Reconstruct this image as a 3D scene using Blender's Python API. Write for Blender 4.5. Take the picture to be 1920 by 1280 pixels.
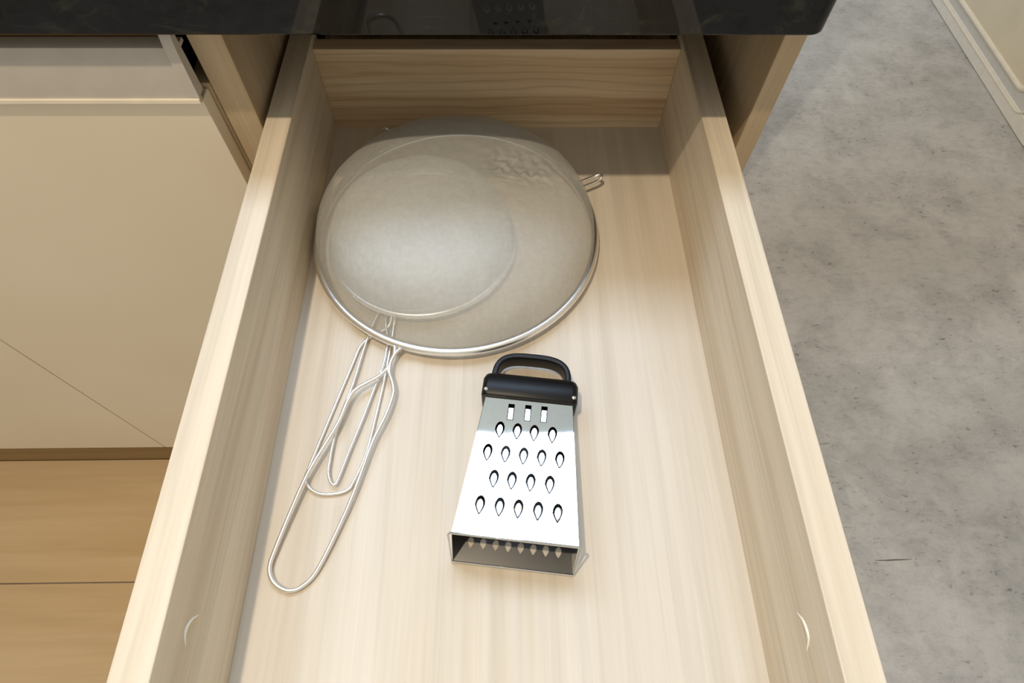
import bpy, bmesh, math, random
from mathutils import Vector, Matrix, noise
from mathutils.geometry import tessellate_polygon

for o in list(bpy.data.objects):
    bpy.data.objects.remove(o)
SC = bpy.context.scene
COL = SC.collection
PI = math.pi

# ------------------------------------------------------------------ camera
PITCH, YAW, ROLL = 1.0582, 0.0296, 0.0188
fwd = Vector((math.sin(YAW)*math.cos(PITCH), math.cos(YAW)*math.cos(PITCH), -math.sin(PITCH)))
rgt = Vector((math.cos(YAW), -math.sin(YAW), 0))
upv = rgt.cross(fwd)
r2 = rgt*math.cos(ROLL) + upv*math.sin(ROLL)
u2 = upv*math.cos(ROLL) - rgt*math.sin(ROLL)
cam = bpy.data.cameras.new('camera')
cam.sensor_fit = 'HORIZONTAL'
cam.sensor_width = 36.0
cam.lens = 36.0*1091/1920
cam.clip_start = 0.01
camo = bpy.data.objects.new('camera', cam)
COL.objects.link(camo)
camo.matrix_world = Matrix(((r2.x, u2.x, -fwd.x, 0.004), (r2.y, u2.y, -fwd.y, -0.5564),
                            (r2.z, u2.z, -fwd.z, 0.4741), (0, 0, 0, 1)))
SC.camera = camo

# ------------------------------------------------------------------ light
world = bpy.data.worlds.new('world')
SC.world = world
world.use_nodes = True
bg = world.node_tree.nodes['Background']
bg.inputs[0].default_value = (1.0, 0.93, 0.81, 1)
bg.inputs[1].default_value = 0.52

ld = bpy.data.lights.new('ceiling_downlight', 'POINT')
ld.energy = 50
ld.color = (1.0, 0.82, 0.60)
ld.shadow_soft_size = 0.022
lo = bpy.data.objects.new('ceiling_downlight', ld)
lo.location = (-0.31, -0.585, 1.62)
COL.objects.link(lo)

vs = SC.view_settings
vs.view_transform = 'Standard'
vs.look = 'None'
vs.gamma = 1.0
vs.exposure = 0.07
vs.use_curve_mapping = False

# ------------------------------------------------------------------ helpers: materials
def srgb(r, g, b):
    f = lambda c: (c/255/12.92) if c/255 <= 0.04045 else ((c/255+0.055)/1.055)**2.4
    return (f(r), f(g), f(b), 1)

class Mat:
    def __init__(self, name, rough=0.5, metal=0.0, color=(0.5, 0.5, 0.5, 1), spec=0.5):
        self.m = bpy.data.materials.new(name)
        self.m.use_nodes = True
        self.t = self.m.node_tree
        self.b = self.t.nodes['Principled BSDF']
        self.b.inputs['Roughness'].default_value = rough
        self.b.inputs['Metallic'].default_value = metal
        self.b.inputs['Base Color'].default_value = color
        self.b.inputs['Specular IOR Level'].default_value = spec
        self.tc = None
    def n(self, typ, **kw):
        x = self.t.nodes.new(typ)
        for k, v in kw.items():
            if k in x.inputs:
                x.inputs[k].default_value = v
            else:
                setattr(x, k, v)
        return x
    def l(self, a, b):
        self.t.links.new(a, b)
    def coord(self, scale=(1, 1, 1), rot=(0, 0, 0)):
        if not self.tc:
            self.tc = self.n('ShaderNodeTexCoord')
        mp = self.n('ShaderNodeMapping')
        mp.inputs['Scale'].default_value = scale
        mp.inputs['Rotation'].default_value = rot
        self.l(self.tc.outputs['Object'], mp.inputs[0])
        return mp.outputs[0]
    def noise(self, vec, scale, detail=3, rough=0.55, dist=0.0):
        x = self.n('ShaderNodeTexNoise')
        x.inputs['Scale'].default_value = scale
        x.inputs['Detail'].default_value = detail
        x.inputs['Roughness'].default_value = rough
        x.inputs['Distortion'].default_value = dist
        self.l(vec, x.inputs['Vector'])
        return x.outputs['Fac']
    def ramp(self, fac, stops):
        x = self.n('ShaderNodeValToRGB')
        e = x.color_ramp.elements
        while len(e) < len(stops):
            e.new(0.5)
        for i, (p, c) in enumerate(stops):
            e[i].position = p
            e[i].color = c
        self.l(fac, x.inputs[0])
        return x.outputs[0]
    def mix(self, fac, a, b, blend='MIX'):
        x = self.n('ShaderNodeMix', data_type='RGBA', blend_type=blend)
        for s, v in ((x.inputs[0], fac), (x.inputs[6], a), (x.inputs[7], b)):
            if hasattr(v, 'is_linked'):
                self.l(v, s)
            else:
                s.default_value = v
        return x.outputs[2]
    def math(self, op, a, b=0.0):
        x = self.n('ShaderNodeMath', operation=op)
        for s, v in ((x.inputs[0], a), (x.inputs[1], b)):
            if hasattr(v, 'is_linked'):
                self.l(v, s)
            else:
                s.default_value = v
        return x.outputs[0]
    def color(self, s):
        self.l(s, self.b.inputs['Base Color'])
    def bump(self, h, strength=0.2, dist=0.001):
        x = self.n('ShaderNodeBump')
        x.inputs['Strength'].default_value = strength
        x.inputs['Distance'].default_value = dist
        self.l(h, x.inputs['Height'])
        self.l(x.outputs[0], self.b.inputs['Normal'])

def G(v):
    return (v, v, v, 1)

def wood(name, axis, light, dark, streak=0.5, rough=0.48, cross=1.0, seed=0.0, rings=0.0):
    """pale laminate; grain runs along axis"""
    m = Mat(name, rough, spec=0.4)
    def sc(along, across):
        s = [across*cross]*3
        s['XYZ'.index(axis)] = along
        return tuple(s)
    v1 = m.coord(sc(1.2, 26))
    n1 = m.noise(v1, 1.0, 4, 0.55, 0.7)
    v2 = m.coord(sc(2.5, 95))
    n2 = m.noise(v2, 1.0, 3, 0.6, 0.4)
    v3 = m.coord(sc(6, 420))
    n3 = m.noise(v3, 1.0, 2, 0.5)
    c = m.ramp(n1, [(0.32, dark), (0.62, light)])
    c2 = m.ramp(n2, [(0.36, G(0.80)), (0.52, G(1.0))])
    c = m.mix(streak, c, c2, 'MULTIPLY')
    c3 = m.ramp(n3, [(0.35, G(0.86)), (0.6, G(1.0))])
    c = m.mix(streak*0.7, c, c3, 'MULTIPLY')
    if rings > 0:
        w = m.n('ShaderNodeTexWave', wave_type='BANDS', bands_direction='Z')
        w.inputs['Scale'].default_value = 3.4
        w.inputs['Distortion'].default_value = 7.5
        w.inputs['Detail'].default_value = 2.5
        w.inputs['Detail Scale'].default_value = 0.9
        m.l(m.coord(sc(2.0, 9.0)), w.inputs['Vector'])
        rc = m.ramp(w.outputs['Fac'], [(0.0, (0.74, 0.66, 0.58, 1)), (0.35, G(1.0))])
        c = m.mix(rings, c, rc, 'MULTIPLY')
    m.color(c)
    m.bump(n3, 0.12, 0.0004)
    return m.m

W_LIGHT = srgb(229, 213, 186)
W_DARK = srgb(205, 184, 152)
wood_bottom = wood('pale_wood_base', 'Y', srgb(214, 204, 188), srgb(202, 189, 168), 0.36)
wood_side = wood('pale_wood_side', 'Y', srgb(224, 211, 189), srgb(206, 188, 160), 0.58)
wood_back = wood('pale_wood_back', 'X', srgb(222, 200, 166), srgb(194, 164, 126), 0.5, rings=0.5)
wood_frame = wood('pale_wood_carcass', 'Z', srgb(203, 184, 153), srgb(178, 155, 122), 0.55)
wood_floor = wood('tan_floor_wood', 'X', srgb(212, 184, 142), srgb(200, 170, 126), 0.2, 0.45, 0.6)
wood_plinth_shade = wood('brown_plinth_shade_wood', 'X', srgb(150, 122, 80), srgb(130, 104, 66), 0.3)  # brown plinth; on the rails this brown paints in the shade of the gaps

def m_cream():
    m = Mat('cream_laminate', 0.42, spec=0.4)
    n = m.noise(m.coord((1, 1, 1)), 3.0, 2)
    m.color(m.ramp(n, [(0.3, srgb(226, 215, 192)), (0.7, srgb(231, 221, 200))]))
    return m.m
cream = m_cream()

def m_plain(name, col, rough, metal=0.0, var=0.04, scale=40):
    m = Mat(name, rough, metal)
    n = m.noise(m.coord(), scale, 3)
    a = tuple(c*(1-var) for c in col[:3]) + (1,)
    b = tuple(min(1, c*(1+var)) for c in col[:3]) + (1,)
    m.color(m.ramp(n, [(0.3, a), (0.7, b)]))
    return m.m
profile_grey = m_plain('grey_profile_paint', srgb(188, 182, 172), 0.4)
lit_lip = m_plain('lit_lip_paint', srgb(236, 226, 206), 0.35)  # lighter than the doors: the light on this edge is painted in
black_plastic = m_plain('black_plastic', srgb(16, 15, 15), 0.36)
black_plastic.node_tree.nodes['Principled BSDF'].inputs['Specular IOR Level'].default_value = 0.22
slide_shade = m_plain('shaded_slide_metal', srgb(40, 36, 32), 0.5)  # slide steel blackened, the shade of the side gaps put into its colour
white_paint = m_plain('white_lacquer', srgb(238, 233, 222), 0.4)
channel_grey = m_plain('grey_lacquer', srgb(214, 212, 204), 0.4)
seat_cream = m_plain('cream_panel_paint', srgb(228, 216, 190), 0.6, var=0.05, scale=8)
piping_cream = m_plain('cream_piping', srgb(244, 234, 214), 0.45)
wall_paint = m_plain('blue_grey_wall_paint', srgb(182, 203, 222), 0.6)
crack_dark = m_plain('dark_crack', srgb(110, 106, 100), 0.8)
frame_white = m_plain('white_window_paint', srgb(230, 230, 228), 0.4)
mark_pale = m_plain('pale_crescent', srgb(240, 232, 216), 0.4)

def m_granite():
    m = Mat('polished_dark_granite', 0.03, spec=0.4)
    v = m.coord()
    n1 = m.noise(v, 55, 6, 0.7, 1.5)
    n2 = m.noise(m.coord((1, 1, 2.2), (0, 0.3, 0.2)), 14, 5, 0.65, 2.0)
    c = m.ramp(n1, [(0.45, srgb(5, 5, 5)), (0.60, srgb(12, 11, 9)), (0.74, srgb(40, 36, 26))])
    c2 = m.ramp(n2, [(0.56, G(0.0)), (0.74, srgb(70, 68, 44))])
    c = m.mix(0.4, c, c2, 'ADD')
    m.color(c)
    return m.m
granite = m_granite()

def m_concrete():
    m = Mat('grey_concrete', 0.62, spec=0.3)
    v = m.coord()
    big = m.noise(v, 1.7, 5, 0.62, 0.4)
    mid = m.noise(v, 9, 5, 0.65, 0.3)
    pit = m.noise(m.coord((1.0, 2.2, 1)), 55, 4, 0.6)
    fine = m.noise(v, 160, 3, 0.6)
    c = m.ramp(big, [(0.30, srgb(186, 183, 178)), (0.5, srgb(204, 201, 197)), (0.72, srgb(214, 212, 208))])
    c = m.mix(0.7, c, m.ramp(mid, [(0.34, G(0.70)), (0.58, G(1.0))]), 'MULTIPLY')
    grit = m.noise(m.coord((1.0, 1.9, 1)), 30, 5, 0.7, 0.5)
    c = m.mix(0.45, c, m.ramp(grit, [(0.34, G(0.72)), (0.52, G(1.0))]), 'MULTIPLY')
    spots = m.ramp(pit, [(0.30, G(0.45)), (0.40, G(1.0))])
    gate = m.ramp(mid, [(0.40, G(1.0)), (0.56, G(0.15))])
    c = m.mix(gate, c, m.mix(1.0, c, spots, 'MULTIPLY'))
    c = m.mix(0.35, c, m.ramp(fine, [(0.3, G(0.8)), (0.6, G(1.0))]), 'MULTIPLY')
    m.color(c)
    m.bump(pit, 0.15, 0.002)
    return m.m
concrete = m_concrete()

def m_steel(name, rough, col=0.78, bump=0.0, bscale=30):
    m = Mat(name, rough, 1.0, (col, col, col*0.99, 1))
    if bump:
        m.bump(m.noise(m.coord(), bscale, 2), bump, 0.002)
    return m.m
steel = m_steel('polished_steel_sheet', 0.03, 0.72, 0.05, 22)
steel_wire = m_steel('bright_steel_wire', 0.32, 0.93)
steel_shade = m_steel('shaded_steel_inside', 0.3, 0.12)  # steel darkened to paint in the shade inside the grater

def m_gauze(name, cover, lo, hi):
    """fine woven wire cloth: part of the light goes straight through the gaps"""
    m = Mat(name, 0.65, 0.12, srgb(186, 180, 166))
    v = m.coord((1, 1, 0.6))
    wr = m.noise(m.coord((170, 60, 40), (0, 0, 0.6)), 1.0, 2, 0.5, 0.4)
    n = m.noise(v, 240, 2)
    blot = m.noise(v, 14, 3)
    m.color(m.ramp(n, [(0.3, srgb(*lo)), (0.7, srgb(*hi))]))
    sx = m.n('ShaderNodeSeparateXYZ')
    m.l(m.coord((1, 1, 1)), sx.inputs[0])
    left = m.n('ShaderNodeMapRange', clamp=True)
    left.inputs['From Min'].default_value = 0.02
    left.inputs['From Max'].default_value = -0.08
    left.inputs['To Min'].default_value = 0.06
    left.inputs['To Max'].default_value = 0.8
    m.l(sx.outputs[0], left.inputs['Value'])
    h = m.math('ADD', m.math('MULTIPLY', wr, left.outputs[0]), m.math('MULTIPLY', n, 0.02))
    m.bump(h, 0.5, 0.0022)
    tr = m.n('ShaderNodeBsdfTransparent')
    mx = m.n('ShaderNodeMixShader')
    f = m.ramp(blot, [(0.3, G(cover-0.02)), (0.7, G(cover+0.02))])
    m.l(f, mx.inputs[0])
    m.l(tr.outputs[0], mx.inputs[1])
    m.l(m.b.outputs[0], mx.inputs[2])
    m.l(mx.outputs[0], m.t.nodes['Material Output'].inputs['Surface'])
    return m.m
gauze_big = m_gauze('wire_gauze_outer', 0.50, (204, 204, 198), (212, 212, 206))
gauze_in = m_gauze('wire_gauze_inner', 0.76, (206, 210, 210), (216, 220, 220))

def m_pane():
    m = Mat('daylight_window_pane', 0.1)
    m.b.inputs['Emission Color'].default_value = (0.70, 0.94, 1.28, 1)
    m.b.inputs['Emission Strength'].default_value = 8.0
    return m.m
daylight_pane = m_pane()

# ------------------------------------------------------------------ helpers: geometry
def empty(name, loc=(0, 0, 0), rotz=0.0):
    o = bpy.data.objects.new(name, None)
    o.empty_display_size = 0.02
    o.location = loc
    o.rotation_euler = (0, 0, rotz)
    COL.objects.link(o)
    return o

def tag(o, label=None, cat=None, kind=None, group=None):
    for k, v in (('label', label), ('category', cat), ('kind', kind), ('group', group)):
        if v:
            o[k] = v
    return o

def obj(name, bm, mat, parent=None, smooth=False, local=False, base=(0, 0, 0)):
    """one mesh object; vertices are given in world space unless local"""
    off = Vector((0, 0, 0))
    if parent is not None and not local:
        p = parent
        while p is not None:
            off = off + p.location
            p = p.parent
    if parent is None:
        off = Vector(base)
    if off.length:
        bmesh.ops.translate(bm, vec=-off, verts=bm.verts)
    bmesh.ops.recalc_face_normals(bm, faces=bm.faces)
    me = bpy.data.meshes.new(name)
    bm.to_mesh(me)
    bm.free()
    if smooth:
        for p in me.polygons:
            p.use_smooth = True
        if smooth != True:
            me.set_sharp_from_angle(angle=smooth)
    me.materials.append(mat)
    o = bpy.data.objects.new(name, me)
    COL.objects.link(o)
    if parent is not None:
        o.parent = parent
    else:
        o.location = base
    return o

def box(x0, x1, y0, y1, z0, z1, bev=0.0, bm=None, seg=2):
    b = bmesh.new()
    bmesh.ops.create_cube(b, size=1.0)
    for v in b.verts:
        v.co = Vector((x0 + (v.co.x+0.5)*(x1-x0), y0 + (v.co.y+0.5)*(y1-y0), z0 + (v.co.z+0.5)*(z1-z0)))
    if bev:
        bmesh.ops.bevel(b, geom=list(b.edges), offset=bev, segments=seg, affect='EDGES', profile=0.5)
    if bm is None:
        return b
    me = bpy.data.meshes.new('tmp')
    b.to_mesh(me)
    b.free()
    bm.from_mesh(me)
    bpy.data.meshes.remove(me)
    return bm

def extrude_x(prof, x0, x1):
    """closed (y, z) profile swept along x"""
    b = bmesh.new()
    A = [b.verts.new((x0, y, z)) for y, z in prof]
    B = [b.verts.new((x1, y, z)) for y, z in prof]
    n = len(prof)
    b.faces.new(A)
    b.faces.new(B[::-1])
    for i in range(n):
        j = (i+1) % n
        b.faces.new((A[j], A[i], B[i], B[j]))
    return b

def smooth_path(pts, sub=6, closed=False):
    P = [Vector(p) for p in pts]
    n = len(P)
    out = []
    for i in range(n if closed else n-1):
        g = (lambda k: P[k % n]) if closed else (lambda k: P[min(max(k, 0), n-1)])
        p0, p1, p2, p3 = g(i-1), g(i), g(i+1), g(i+2)
        for s in range(sub):
            t = s/sub
            out.append(0.5*((2*p1) + (p2-p0)*t + (2*p0-5*p1+4*p2-p3)*t*t + (3*p1-p0-3*p2+p3)*t**3))
    if not closed:
        out.append(P[-1])
    return out

def tube(pts, rad, seg=10, closed=False, bm=None):
    b = bm or bmesh.new()
    P = [Vector(p) for p in pts]
    n = len(P)
    rad = rad if isinstance(rad, (list, tuple)) else [rad]*n
    rings = []
    ref = Vector((0, 0, 1))
    for i in range(n):
        a = P[i-1] if (i > 0 or closed) else P[i]
        c = P[(i+1) % n] if (i < n-1 or closed) else P[i]
        t = (c-a).normalized()
        s = t.cross(ref)
        if s.length < 1e-4:
            s = t.cross(Vector((1, 0, 0)))
        s.normalize()
        u = s.cross(t)
        rings.append([b.verts.new(P[i] + rad[i]*(math.cos(2*PI*k/seg)*s + math.sin(2*PI*k/seg)*u)) for k in range(seg)])
    for i in range(n if closed else n-1):
        A, B = rings[i], rings[(i+1) % n]
        for k in range(seg):
            b.faces.new((A[k], A[(k+1) % seg], B[(k+1) % seg], B[k]))
    if not closed:
        b.faces.new(rings[0][::-1])
        b.faces.new(rings[-1])
    return b

def rounded_loop(x0, x1, y0, y1, r, seg=8):
    """corner radii r = (x0y0, x1y0, x1y1, x0y1)"""
    out = []
    for (cx, cy, a0, rr) in ((x0+r[0], y0+r[0], PI, r[0]), (x1-r[1], y0+r[1], 1.5*PI, r[1]),
                             (x1-r[2], y1-r[2], 0, r[2]), (x0+r[3], y1-r[3], 0.5*PI, r[3])):
        for k in range(seg+1):
            a = a0 + 0.5*PI*k/seg
            out.append((cx+rr*math.cos(a), cy+rr*math.sin(a)))
    return out

def stack_loops(loops, cap=True):
    """loops: list of equal-length lists of 3-D points, skinned in order"""
    b = bmesh.new()
    R = [[b.verts.new(p) for p in L] for L in loops]
    n = len(R[0])
    for A, B in zip(R, R[1:]):
        for i in range(n):
            j = (i+1) % n
            b.faces.new((A[i], A[j], B[j], B[i]))
    if cap:
        b.faces.new(R[0][::-1])
        b.faces.new(R[-1])
    return b

# ------------------------------------------------------------------ setting
FZ = -0.832
fl = obj('floor', box(-3.0, 4.0, -2.6, 3.6, FZ-0.08, FZ), concrete)
tag(fl, 'grey mottled concrete floor beyond the cabinet end', kind='structure')
crk = smooth_path([(0.794, -0.3645, FZ), (0.815, -0.3648, FZ), (0.835, -0.3641, FZ), (0.856, -0.3637, FZ), (0.875, -0.3632, FZ)], 3)
obj('crack', tube(crk, [0.0003+0.0011*math.sin(PI*i/(len(crk)-1)) for i in range(len(crk))], 6), crack_dark, fl, smooth=True)
# wide wooden boards laid on the left of the drawer
PT = FZ + 0.010
k = 0
for (y0, y1) in ((-1.176, -0.914), (-0.914, -0.652), (-0.652, -0.390), (-0.390, -0.128), (-0.128, 0.134)):
    for (x0, x1) in (((-2.4, -1.25), (-1.25, -0.05)) if k % 2 else ((-2.4, -1.7), (-1.7, -0.05))):
        obj('plank', box(x0+0.0008, x1-0.0008, y0+0.0011, y1-0.0011, FZ, PT, 0.0012, seg=1), wood_floor, fl)
    k += 1

wl = obj('wall_back', box(-2.4, 0.55, 0.50, 0.62, FZ, 1.26), wall_paint)
tag(wl, 'plain blue grey wall behind the worktop', kind='structure')
wn = empty('window_1', (-0.6, 0.56, 1.26))
tag(wn, 'white framed daylit window above the back wall', kind='structure')
for (x0, x1, z0, z1) in ((-1.3, 0.55, 1.26, 1.29), (-1.3, 0.55, 2.55, 2.58), (-1.3, -1.27, 1.29, 2.55), (0.52, 0.55, 1.29, 2.55), (-0.53, -0.50, 1.29, 2.55)):
    obj('window_frame', box(x0, x1, 0.53, 0.59, z0, z1, 0.002), frame_white, wn)
for (x0, x1) in ((-1.27, -0.53), (-0.50, 0.52)):
    obj('pane', box(x0, x1, 0.556, 0.562, 1.29, 2.55), daylight_pane, wn)

# ------------------------------------------------------------------ worktop
CB, CT = 0.2063, 0.2355          # underside and top
YE = -0.1432                     # front edge
def worktop():
    zs = [(CB, 0.0016), (CB+0.0005, 0.0005), (CB+0.0016, 0.0), (CT-0.002, 0.0), (CT-0.0006, 0.0006), (CT, 0.002)]
    loops = []
    for z, ins in zs:
        L = rounded_loop(-2.0+ins, 0.2490-ins, YE+ins, 0.498-ins, (0.01, 0.012, 0.01, 0.01), 12)
        loops.append([(x, y, z) for x, y in L])
    return stack_loops(loops)
wt = obj('worktop', worktop(), granite, base=(0, -0.1432, CB))
tag(wt, 'polished black granite worktop slab above the open drawer', 'worktop')

# ------------------------------------------------------------------ drawer cabinet carcass
YF, YD = -0.114, -0.132
XRI, XRO, XLI, XLO = 0.2331, 0.2516, -0.2190, -0.2470
KB = -0.735
cab = empty('drawer_cabinet', (0, 0.19, KB))
tag(cab, 'pale wood base cabinet that the open drawer slides out of', 'cabinet')
obj('side_panel', box(XRI, XRO, YF, 0.49, KB, CB-0.0005, 0.0008), wood_frame, cab)
obj('side_panel', box(XLO, XLI, YF, 0.49, KB, CB-0.0005, 0.0008), wood_frame, cab)
obj('back_panel', box(XLI, XRI, 0.47, 0.478, KB, CB-0.001), wood_frame, cab)
obj('bottom_panel', box(XLI, XRI, YF, 0.47, KB, KB+0.018), wood_frame, cab)
obj('front_rail', box(XLI, XRI, 0.03, 0.10, CB-0.019, CB-0.001, 0.0006), wood_plinth_shade, cab)  # darker than the carcass: shade under the worktop put into the colour
obj('lower_front', box(XLO+0.001, XRO-0.001, YD, YD+0.017, KB+0.003, -0.075, 0.0008), cream, cab)
for s in (-1, 1):                 # thin drawer slides between carcass and drawer
    xa = 0.2136 if s > 0 else -0.2186
    obj('drawer_slide', box(xa, xa+0.018 if s > 0 else xa+0.005, -0.09, 0.40, 0.030, 0.062, 0.001), slide_shade, cab)

# ------------------------------------------------------------------ drawer
WI, HT, TH = 0.19, 0.1059, 0.0234
CRESCENT = {1: [(-0.5271, 0.0665), (-0.5316, 0.0731), (-0.5371, 0.0758), (-0.543, 0.0753), (-0.5506, 0.0673)], -1: [(-0.5235, 0.0654), (-0.5269, 0.0743), (-0.5316, 0.0787), (-0.5365, 0.0787), (-0.5421, 0.0743)]}
dr = empty('drawer', (0, -0.3, -0.012))
tag(dr, 'pale wood kitchen drawer pulled wide open holding strainers and a grater', 'drawer')
obj('bottom_panel', box(-WI-0.006, WI+0.006, -0.618, 0.006, -0.010, 0.0), wood_bottom, dr)
for s in (-1, 1):
    x0, x1 = (WI, WI+TH) if s > 0 else (-WI-TH, -WI)
    sp = obj('side_panel', box(x0, x1, -0.62, 0.026, -0.014, HT, 0.0010), wood_side, dr)
    # small pale crescent mark near the front end of each side
    xs = s*(WI) - s*0.0001
    pts = smooth_path([(xs, y, z) for y, z in CRESCENT[s]], 3)
    n = len(pts)-1
    obj('crescent_mark', tube(pts, [0.0001+0.0011*math.sin(PI*i/n)**0.8 for i in range(n+1)], 6), mark_pale, sp, smooth=True)
obj('back_panel', box(-WI, WI, 0.0, 0.018, -0.010, 0.0988, 0.0008), wood_back, dr)
obj('front_panel', box(-0.245, 0.245, -0.645, -0.62, -0.06, 0.145, 0.0015), cream, dr)

# ------------------------------------------------------------------ cabinet on the left
XD, XS = -0.2504, -0.7242
lc = empty('base_cabinet', (-0.8, 0.19, FZ+0.010))
tag(lc, 'cream handleless base cabinet with two doors left of the drawer', 'cabinet')
for (x0, x1) in ((XS+0.0015, XD), (-1.198, XS-0.0015)):
    obj('door', box(x0, x1, YD, YD+0.017, -0.7320, 0.1405, 0.0007), cream, lc)
obj('side_panel', box(-0.2655, -0.2476, YF, 0.49, -0.735, 0.1445, 0.0006), wood_frame, lc)
obj('side_panel', box(-1.200, -1.182, YF, 0.49, -0.735, CB-0.0005, 0.0006), wood_frame, lc)
obj('bottom_panel', box(-1.182, -0.2655, YF, 0.49, -0.735, -0.717), wood_frame, lc)
obj('plinth', box(-1.2, -0.2655, -0.128, -0.112, PT, -0.7355, 0.0005), wood_plinth_shade, lc)
# finger-pull profile along the top of the doors
prof = [(-0.1350, 0.1412), (-0.1350, 0.1462)]
for i in range(7):
    t = i/6
    prof.append((-0.1348+0.0030*t**1.6, 0.1465+0.0310*t))
prof += [(-0.1312, 0.1784), (-0.1285, 0.1865), (-0.1262, 0.1872), (-0.1150, 0.1872), (-0.1145, 0.1840), (-0.1270, 0.1835),
         (-0.1290, 0.1760), (-0.1300, 0.1650), (-0.1300, 0.1412)]
pr = obj('finger_pull_profile', extrude_x(prof, -1.198, XD), profile_grey, lc, smooth=0.5)
obj('lip', box(-1.198, XD+0.0002, -0.1370, -0.1345, 0.1412, 0.1455, 0.0006), lit_lip, pr)
cap = []
for i in range(13):
    t = i/12
    cap.append((-0.1352+0.0042*t**1.5+0.010*max(0, t-0.75)**1.5, 0.1462+0.0540*t))
cap += [(-0.1275, 0.2030), (-0.1240, 0.2010), (-0.1235, 0.1880), (-0.1235, 0.1462)]
obj('end_cap', extrude_x(cap, -0.2590, XD+0.0006), profile_grey, pr, smooth=0.6)
obj('top_rail', box(-1.182, -0.2660, -0.112, 0.0, 0.184, CB-0.001, 0.0005), wood_plinth_shade, lc)  # dark rail added; its brown paints in the shaded gap below the worktop
obj('inner_rail', box(-1.182, -0.2660, -0.112, -0.100, 0.10, 0.184, 0.0005), wood_plinth_shade, lc)  # same dark brown, painting in the shade behind the profile

# ------------------------------------------------------------------ white cupboard across the floor on the right
XC = 1.672
cu = empty('cupboard', (1.95, 1.27, FZ))
tag(cu, 'white cupboard with a moulded frame and cream panel on the concrete floor', 'cupboard')
obj('body', box(XC+0.018, 2.25, 0.80, 1.735, FZ, 0.10, 0.003), white_paint, cu)
def face_loop(y0, y1, z0, z1, r, x, seg=6):
    return [(x, y, z) for y, z in rounded_loop(y0, y1, z0, z1, (r,)*4, seg)]
def frame_ring(y0, y1, z0, z1, r, w, xf, xb, bev=0.003):
    """moulded ring standing in the x = xf plane"""
    ri = max(0.004, r-w)
    L = lambda i, x, rr: face_loop(y0+i, y1-i, z0+i, z1-i, rr, x)
    return stack_loops([L(0, xb, r), L(0, xf+bev, r), L(bev, xf, r), L(w-bev, xf, ri), L(w, xf+bev, ri), L(w, xb, ri), L(0, xb, r)], cap=False)
do = obj('door', frame_ring(0.845, 1.73, FZ+0.001, 0.09, 0.045, 0.050, XC, XC+0.017), white_paint, cu, smooth=0.6)
obj('bead', frame_ring(0.845+0.115, 1.73-0.040, FZ+0.038, 0.05, 0.05, 0.0065, XC-0.004, XC+0.010, 0.0015), piping_cream, do, smooth=0.6)
obj('channel', stack_loops([face_loop(0.87, 1.70, FZ+0.03, 0.06, 0.03, x) for x in (XC+0.017, XC+0.004)]), channel_grey, do)
obj('panel_moulding', frame_ring(0.845+0.165, 1.73-0.090, FZ+0.081, 0.01, 0.05, 0.016, XC-0.007, XC+0.010, 0.005), piping_cream, do, smooth=0.8)
obj('panel', stack_loops([face_loop(1.018, 1.632, FZ+0.089, 0.002, 0.03, x) for x in (XC+0.010, XC+0.001)]), seat_cream, do)

# ------------------------------------------------------------------ strainers
def bowl(cx, cy, z0, R, H, p, seed, wob=0.0006, dent=None, nr=72, ns=220, power=1.0):
    b = bmesh.new()
    rows = []
    for i in range(nr+1):
        t = i/nr
        # even spacing along a super-ellipse arc
        a = t*PI/2
        r = R*math.cos(a)**(2/p)
        z = H*math.sin(a)**(2/p)
        if i == nr:
            rows.append([b.verts.new((cx, cy, z0+H))])
            break
        row = []
        for k in range(ns):
            an = 2*PI*k/ns
            x, y = r*math.cos(an), r*math.sin(an)
            zz = z
            f = min(1, t*5)
            q = Vector((x*38+seed, y*38, z*38))
            zz += f*wob*2.2*noise.noise(q) + f*wob*noise.noise(q*3.1)
            if dent:
                dx, dy, rad, dep = dent
                d = math.hypot((x-dx), (y-dy)*1.3)/rad
                if d < 1:
                    w = (1-d*d)**2
                    q2 = Vector((x*170, y*170, seed))
                    zz += f*w*(-dep + dep*1.1*noise.noise(q2) + dep*0.6*noise.noise(q2*2.3))
            row.append(b.verts.new((cx+x, cy+y, z0+zz)))
        rows.append(row)
    for A, B in zip(rows, rows[1:]):
        for k in range(ns):
            j = (k+1) % ns
            if len(B) == 1:
                b.faces.new((A[k], A[j], B[0]))
            else:
                b.faces.new((A[k], A[j], B[j], B[k]))
    return b

def ring_pts(cx, cy, z, R, n=96):
    return [(cx+R*math.cos(2*PI*k/n), cy+R*math.sin(2*PI*k/n), z) for k in range(n)]

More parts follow.
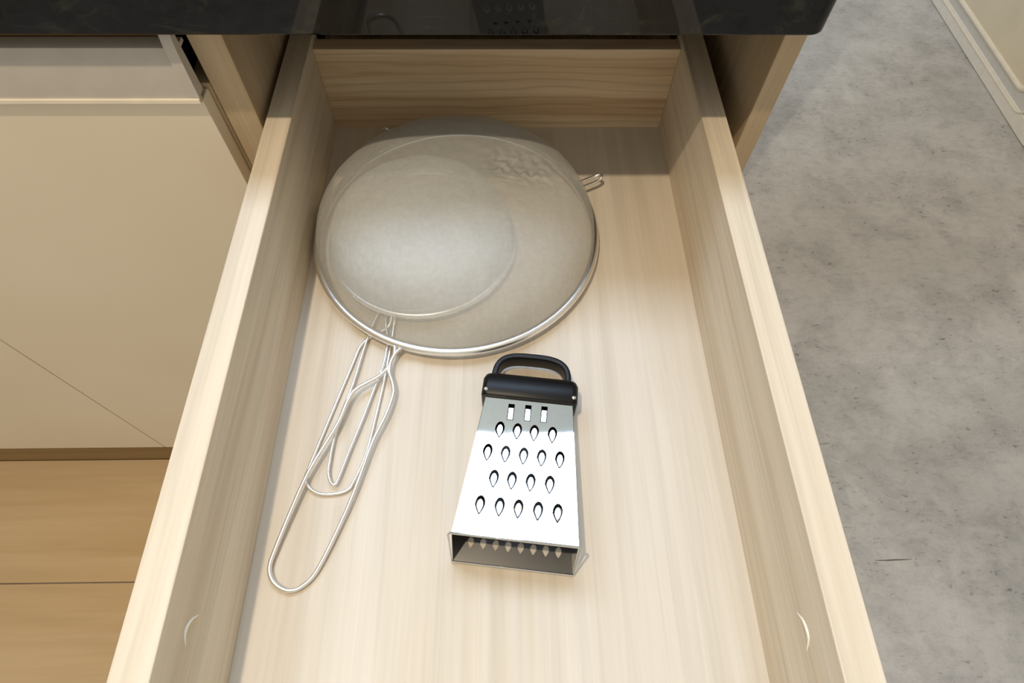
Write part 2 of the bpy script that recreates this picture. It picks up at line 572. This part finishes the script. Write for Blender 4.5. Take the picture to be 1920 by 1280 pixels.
# big one, upside down over the other two
AX, AY, AZ = -0.0426, -0.1655, 0.0105
sa = empty('strainer', (AX, AY, 0))
tag(sa, 'largest wire mesh strainer, domed upside down over two smaller ones', 'strainer')
obj('mesh_bowl', bowl(AX, AY, AZ-0.001, 0.1395, 0.0725, 2.5, 3.0, 0.0004, (0.064, 0.024, 0.046, 0.0050)), gauze_big, sa, smooth=True)
obj('rim', tube(ring_pts(AX, AY, AZ, 0.1405), 0.0042, 12, True), steel_wire, sa, smooth=True)
A = [(-0.0981, -0.2939, 0.0105), (-0.0944, -0.3025, 0.0105), (-0.0963, -0.3136, 0.0100), (-0.1044, -0.328, 0.01), (-0.1239, -0.341, 0.0100), (-0.1307, -0.3527, 0.0100), (-0.1369, -0.3747, 0.010), (-0.1542, -0.4134, 0.0095), (-0.1641, -0.4451, 0.0080), (-0.1717, -0.473, 0.0060), (-0.1743, -0.4862, 0.0050), (-0.1712, -0.4955, 0.0040), (-0.1645, -0.5011, 0.0034), (-0.1565, -0.5033, 0.0032), (-0.1482, -0.5004, 0.0032), (-0.1382, -0.4891, 0.0040), (-0.1245, -0.4547, 0.0055), (-0.1158, -0.4276, 0.0070), (-0.1058, -0.3897, 0.0085), (-0.0967, -0.3661, 0.0095), (-0.0923, -0.3475, 0.0100), (-0.0936, -0.3366, 0.0105), (-0.0972, -0.3265, 0.0105), (-0.097, -0.3162, 0.0105), (-0.0934, -0.3068, 0.0105), (-0.0871, -0.2996, 0.0105)]
obj('handle', tube(smooth_path(A), 0.0017, 10), steel_wire, sa, smooth=True)
for ang in (25.5, 120.5):
    a = math.radians(ang)
    rd = Vector((math.cos(a), math.sin(a), 0))
    td = Vector((-math.sin(a), math.cos(a), 0))
    c = Vector((AX, AY, AZ+0.0005))
    pts = [c+rd*0.141-td*0.0042, c+rd*0.150-td*0.0040, c+rd*0.164-td*0.0036+Vector((0, 0, 0.001)), c+rd*0.1695-td*0.0018+Vector((0, 0, 0.003)),
           c+rd*0.1695+td*0.0018+Vector((0, 0, 0.003)), c+rd*0.164+td*0.0036+Vector((0, 0, 0.001)), c+rd*0.150+td*0.0040, c+rd*0.141+td*0.0042]
    obj('rest_hook', tube(smooth_path(pts), 0.0018, 8), steel_wire, sa, smooth=True)

# middle one
BX, BY, BZ = -0.0767, -0.1757, 0.0095
sb = empty('strainer', (BX, BY, 0))
tag(sb, 'middle-sized strainer seen as a grey disc through the mesh of the largest', 'strainer')
obj('mesh_bowl', bowl(BX, BY, BZ, 0.0895, 0.056, 2.9, 9.0, 0.0010), gauze_in, sb, smooth=True)
obj('rim', tube(ring_pts(BX, BY, BZ, 0.0910), 0.0034, 10, True), steel_wire, sb, smooth=True)
B = [(-0.1010, -0.2650, 0.0072), (-0.1046, -0.275, 0.0026), (-0.1174, -0.2836, 0.0022), (-0.1221, -0.2871, 0.0022), (-0.1289, -0.2966, 0.0022), (-0.1336, -0.3148, 0.0022), (-0.1461, -0.3639, 0.0022), (-0.1574, -0.4086, 0.0022), (-0.159, -0.418, 0.0022), (-0.1547, -0.4259, 0.0022), (-0.1462, -0.4308, 0.0022), (-0.1358, -0.4313, 0.0022), (-0.125, -0.4289, 0.0022), (-0.1197, -0.4224, 0.0022), (-0.1116, -0.3977, 0.0022), (-0.1069, -0.3642, 0.0022), (-0.1031, -0.3311, 0.0022), (-0.1013, -0.3096, 0.0022), (-0.1002, -0.2934, 0.0022), (-0.0992, -0.2739, 0.0028), (-0.098, -0.2655, 0.0072)]
obj('handle', tube(smooth_path(B), 0.0014, 8), steel_wire, sb, smooth=True)

# smallest one
CX, CY, CZ = -0.0830, -0.1800, 0.0036
sc_ = empty('strainer', (CX, CY, 0))
tag(sc_, 'smallest strainer, innermost of the nest, with the narrow pointed handle loop', 'strainer')
obj('mesh_bowl', bowl(CX, CY, CZ, 0.0760, 0.042, 2.7, 17.0, 0.0010), gauze_in, sc_, smooth=True)
obj('rim', tube(ring_pts(CX, CY, CZ, 0.0775), 0.0022, 10, True), steel_wire, sc_, smooth=True)
Cc = [(-0.1120, -0.2520, 0.0040), (-0.1178, -0.2703, 0.0045), (-0.1207, -0.2836, 0.0049), (-0.1241, -0.2999, 0.0049), (-0.1302, -0.3374, 0.0049), (-0.1349, -0.3562, 0.0049), (-0.1391, -0.3796, 0.0049), (-0.1406, -0.4074, 0.0049), (-0.1398, -0.4163, 0.0049), (-0.1367, -0.423, 0.0049), (-0.1339, -0.4243, 0.0049), (-0.1315, -0.42, 0.0049), (-0.1253, -0.3961, 0.0049), (-0.1174, -0.3677, 0.0049), (-0.1093, -0.335, 0.0049), (-0.1052, -0.3192, 0.0049), (-0.1033, -0.3028, 0.0049), (-0.1030, -0.2894, 0.0049), (-0.1068, -0.2704, 0.0045), (-0.1060, -0.2540, 0.0040)]
obj('handle', tube(smooth_path(Cc), 0.0012, 8), steel_wire, sc_, smooth=True)

# ------------------------------------------------------------------ grater (local frame: base edge at y = 0, handle towards +y)
gr = empty('box_grater', (0.0095, -0.489, 0.0003), math.radians(-6.9))
tag(gr, 'small steel box grater with black top lying on its side', 'grater')
Y0T, Y1, ZB, ZT = 0.012, 0.134, 0.0460, 0.0300
def top_z(y):
    return ZB - (y-Y0T)*(ZB-ZT)/(0.128-Y0T)
def half_w(y):
    return 0.0465 - (y-0.0)*(0.0465-0.0362)/0.128

def teardrop(cx, cy, w, l, n=14, shift=0.0):
    pts = []
    for k in range(n):
        a = 2*PI*k/n
        s = math.sin(a)
        yy = 0.5*l*s
        f = 1.0 if s > 0 else (1.0-0.62*(-s)**1.3)
        pts.append((cx + 0.5*w*math.cos(a)*f*(1.12 if s > 0 else 1.0), cy+yy+shift))
    return pts

def sheet(outer, holes, zf, th):
    """perforated sheet: 2-D outline and holes lifted by zf(x, y)"""
    loops = [outer]+holes
    flat = [p for L in loops for p in L]
    tris = tessellate_polygon([[Vector((x, y, 0)) for x, y in L] for L in loops])
    b = bmesh.new()
    T = [b.verts.new((x, y, zf(x, y))) for x, y in flat]
    U = [b.verts.new((x, y, zf(x, y)-th)) for x, y in flat]
    for t in tris:
        try:
            b.faces.new([T[i] for i in t])
            b.faces.new([U[i] for i in t][::-1])
        except ValueError:
            pass
    k = 0
    for L in loops:
        n = len(L)
        for i in range(n):
            j = (i+1) % n
            b.faces.new((T[k+i], T[k+j], U[k+j], U[k+i]))
        k += n
    return b

rows = [(0.0976, (-0.0208, -0.0068, 0.0068, 0.0213)), (0.0770, (-0.0279, -0.0139, 0.0002, 0.0143, 0.0284)),
        (0.0560, (-0.0204, -0.0067, 0.0075, 0.0220)), (0.0348, (-0.0280, -0.0135, 0.0003, 0.0148, 0.0292))]
teeth = [(x, y) for y, xs in rows for x in xs]
slots = [(-0.0138, 0.1145), (0.0, 0.1150), (0.0133, 0.1153)]
holes = [teardrop(x, y, 0.0071, 0.0148) for x, y in teeth]
def rect(cx, cy, w, l):
    return [(cx-w/2, cy-l/2), (cx+w/2, cy-l/2), (cx+w/2, cy+l/2), (cx-w/2, cy+l/2)]
holes += [rect(x, y, 0.0052, 0.0150) for x, y in slots]
outer = [(-half_w(Y0T), Y0T), (half_w(Y0T), Y0T), (half_w(Y1), Y1), (-half_w(Y1), Y1)]
face = obj('grating_face', sheet(outer, holes, lambda x, y: top_z(y), 0.0005), steel, gr, local=True)

def tooth(w, l, h):
    """raised scoop, open at +y, running out to a point at -y"""
    b = bmesh.new()
    base = teardrop(0, 0, w, l, 16)
    rings = []
    for s, dz in ((0.98, -0.0005), (1.0, -0.0001), (0.96, 0.0)):
        rings.append([b.verts.new((x*s, y*s, dz+h*(0.5+y/l))) for x, y in base])
    for Aq, Bq in zip(rings, rings[1:]):
        for i in range(16):
            j = (i+1) % 16
            b.faces.new((Aq[i], Aq[j], Bq[j], Bq[i]))
    b.faces.new(rings[-1])
    return b
tooth_me = None
slope = -math.atan((ZB-ZT)/(0.128-Y0T))
for (x, y) in teeth:
    if tooth_me is None:
        t = obj('grating_tooth', tooth(0.0043, 0.0106, 0.0006), steel, face, local=True)
        tooth_me = t.data
    else:
        t = bpy.data.objects.new('grating_tooth', tooth_me)
        COL.objects.link(t)
        t.parent = face
    yy = y-0.0009
    t.location = (x, yy, top_z(yy)-0.0001)
    t.rotation_euler = (slope, 0, 0)
slot_me = None
for (x, y) in slots:
    if slot_me is None:
        t = obj('slicing_blade', box(-0.0021, 0.0021, -0.0062, 0.0042, -0.0003, 0.0003, 0.0002, seg=1), steel, face, local=True)
        slot_me = t.data
    else:
        t = bpy.data.objects.new('slicing_blade', slot_me)
        COL.objects.link(t)
        t.parent = face
    t.location = (x, y-0.0008, top_z(y)+0.0004)
    t.rotation_euler = (slope+0.09, 0, 0)

# the other three sides
def quad_sheet(P, th, inward):
    b = bmesh.new()
    a = [b.verts.new(p) for p in P]
    c = [b.verts.new(Vector(p)+Vector(inward)*th) for p in P]
    b.faces.new(a)
    b.faces.new(c[::-1])
    for i in range(4):
        j = (i+1) % 4
        b.faces.new((a[j], a[i], c[i], c[j]))
    return b
for s in (-1, 1):
    P = [(s*half_w(0), 0.0, 0.0004), (s*half_w(Y0T), Y0T, top_z(Y0T)), (s*half_w(Y1), Y1, top_z(Y1)), (s*half_w(Y1), Y1, 0.0004)]
    obj('side_sheet', quad_sheet(P, 0.0005, (-s, 0, 0)), steel, gr, local=True)
bh = []
for r in range(4):
    for k in range(8 - (r % 2)):
        x = (k-3.5+0.5*(r % 2))*0.0098
        bh.append(teardrop(x, 0.015+r*0.015, 0.0050, 0.0085, 10))
ob = [(-half_w(0), 0.0), (half_w(0), 0.0), (half_w(Y1), Y1), (-half_w(Y1), Y1)]
obj('bottom_sheet', sheet(ob, bh, lambda x, y: 0.0010, 0.0006), steel_shade, gr, local=True)
# rolled rim round the open base
hb, ht = 0.0468, 0.0478
rim = [(-hb, -0.0006, 0.0014), (-ht*0.998, Y0T-0.0006, ZB-0.0015), (-ht*0.97, Y0T, ZB+0.0002), (ht*0.97, Y0T, ZB+0.0002), (ht*0.998, Y0T-0.0006, ZB-0.0015), (hb, -0.0006, 0.0014)]
obj('base_rim', tube(rim, 0.0009, 8, True), steel, gr, smooth=True, local=True)

# black cap with arched handle and two rivets
def cap_mesh():
    loops = []
    for y, w, z0, z1 in ((0.1275, 0.0392, 0.0, 0.0322), (0.1290, 0.0402, 0.0, 0.0332), (0.1440, 0.0402, 0.0, 0.0318), (0.1485, 0.0385, 0.0010, 0.0300), (0.1500, 0.0360, 0.0025, 0.0280)):
        L = rounded_loop(-w, w, z0, z1, (0.003, 0.003, 0.005, 0.005), 5)
        loops.append([(x, y, z) for x, z in L])
    return stack_loops(loops)
cp = obj('cap', cap_mesh(), black_plastic, gr, smooth=0.7, local=True)
path = []
for i in range(25):
    t = i/24
    a = PI*(1-t)
    cx_ = 0.0318*math.copysign(abs(math.cos(a))**0.62, math.cos(a))
    cy_ = 0.1475+0.0250*math.sin(a)**0.62
    path.append((cx_, cy_))
def arch():
    b = bmesh.new()
    rings = []
    n = len(path)
    for i, (x, y) in enumerate(path):
        xa, ya = path[max(i-1, 0)]
        xb, yb = path[min(i+1, n-1)]
        t = Vector((xb-xa, yb-ya, 0)).normalized()
        nv = Vector((-t.y, t.x, 0))
        c = Vector((x, y, 0.0145))
        L = rounded_loop(-0.0026, 0.0026, -0.0085, 0.0085, (0.0015,)*4, 3)
        rings.append([tuple(c+nv*u+Vector((0, 0, w))) for u, w in L])
    return stack_loops(rings)
obj('handle', arch(), black_plastic, cp, smooth=0.8, local=True)
for x in (-0.0365, 0.0365):
    b = bmesh.new()
    bmesh.ops.create_uvsphere(b, u_segments=12, v_segments=8, radius=0.0019)
    for v in b.verts:
        v.co = Vector((x+v.co.x, 0.1325+v.co.y, 0.0328+v.co.z*0.5))
    obj('rivet', b, steel, cp, smooth=True, local=True)
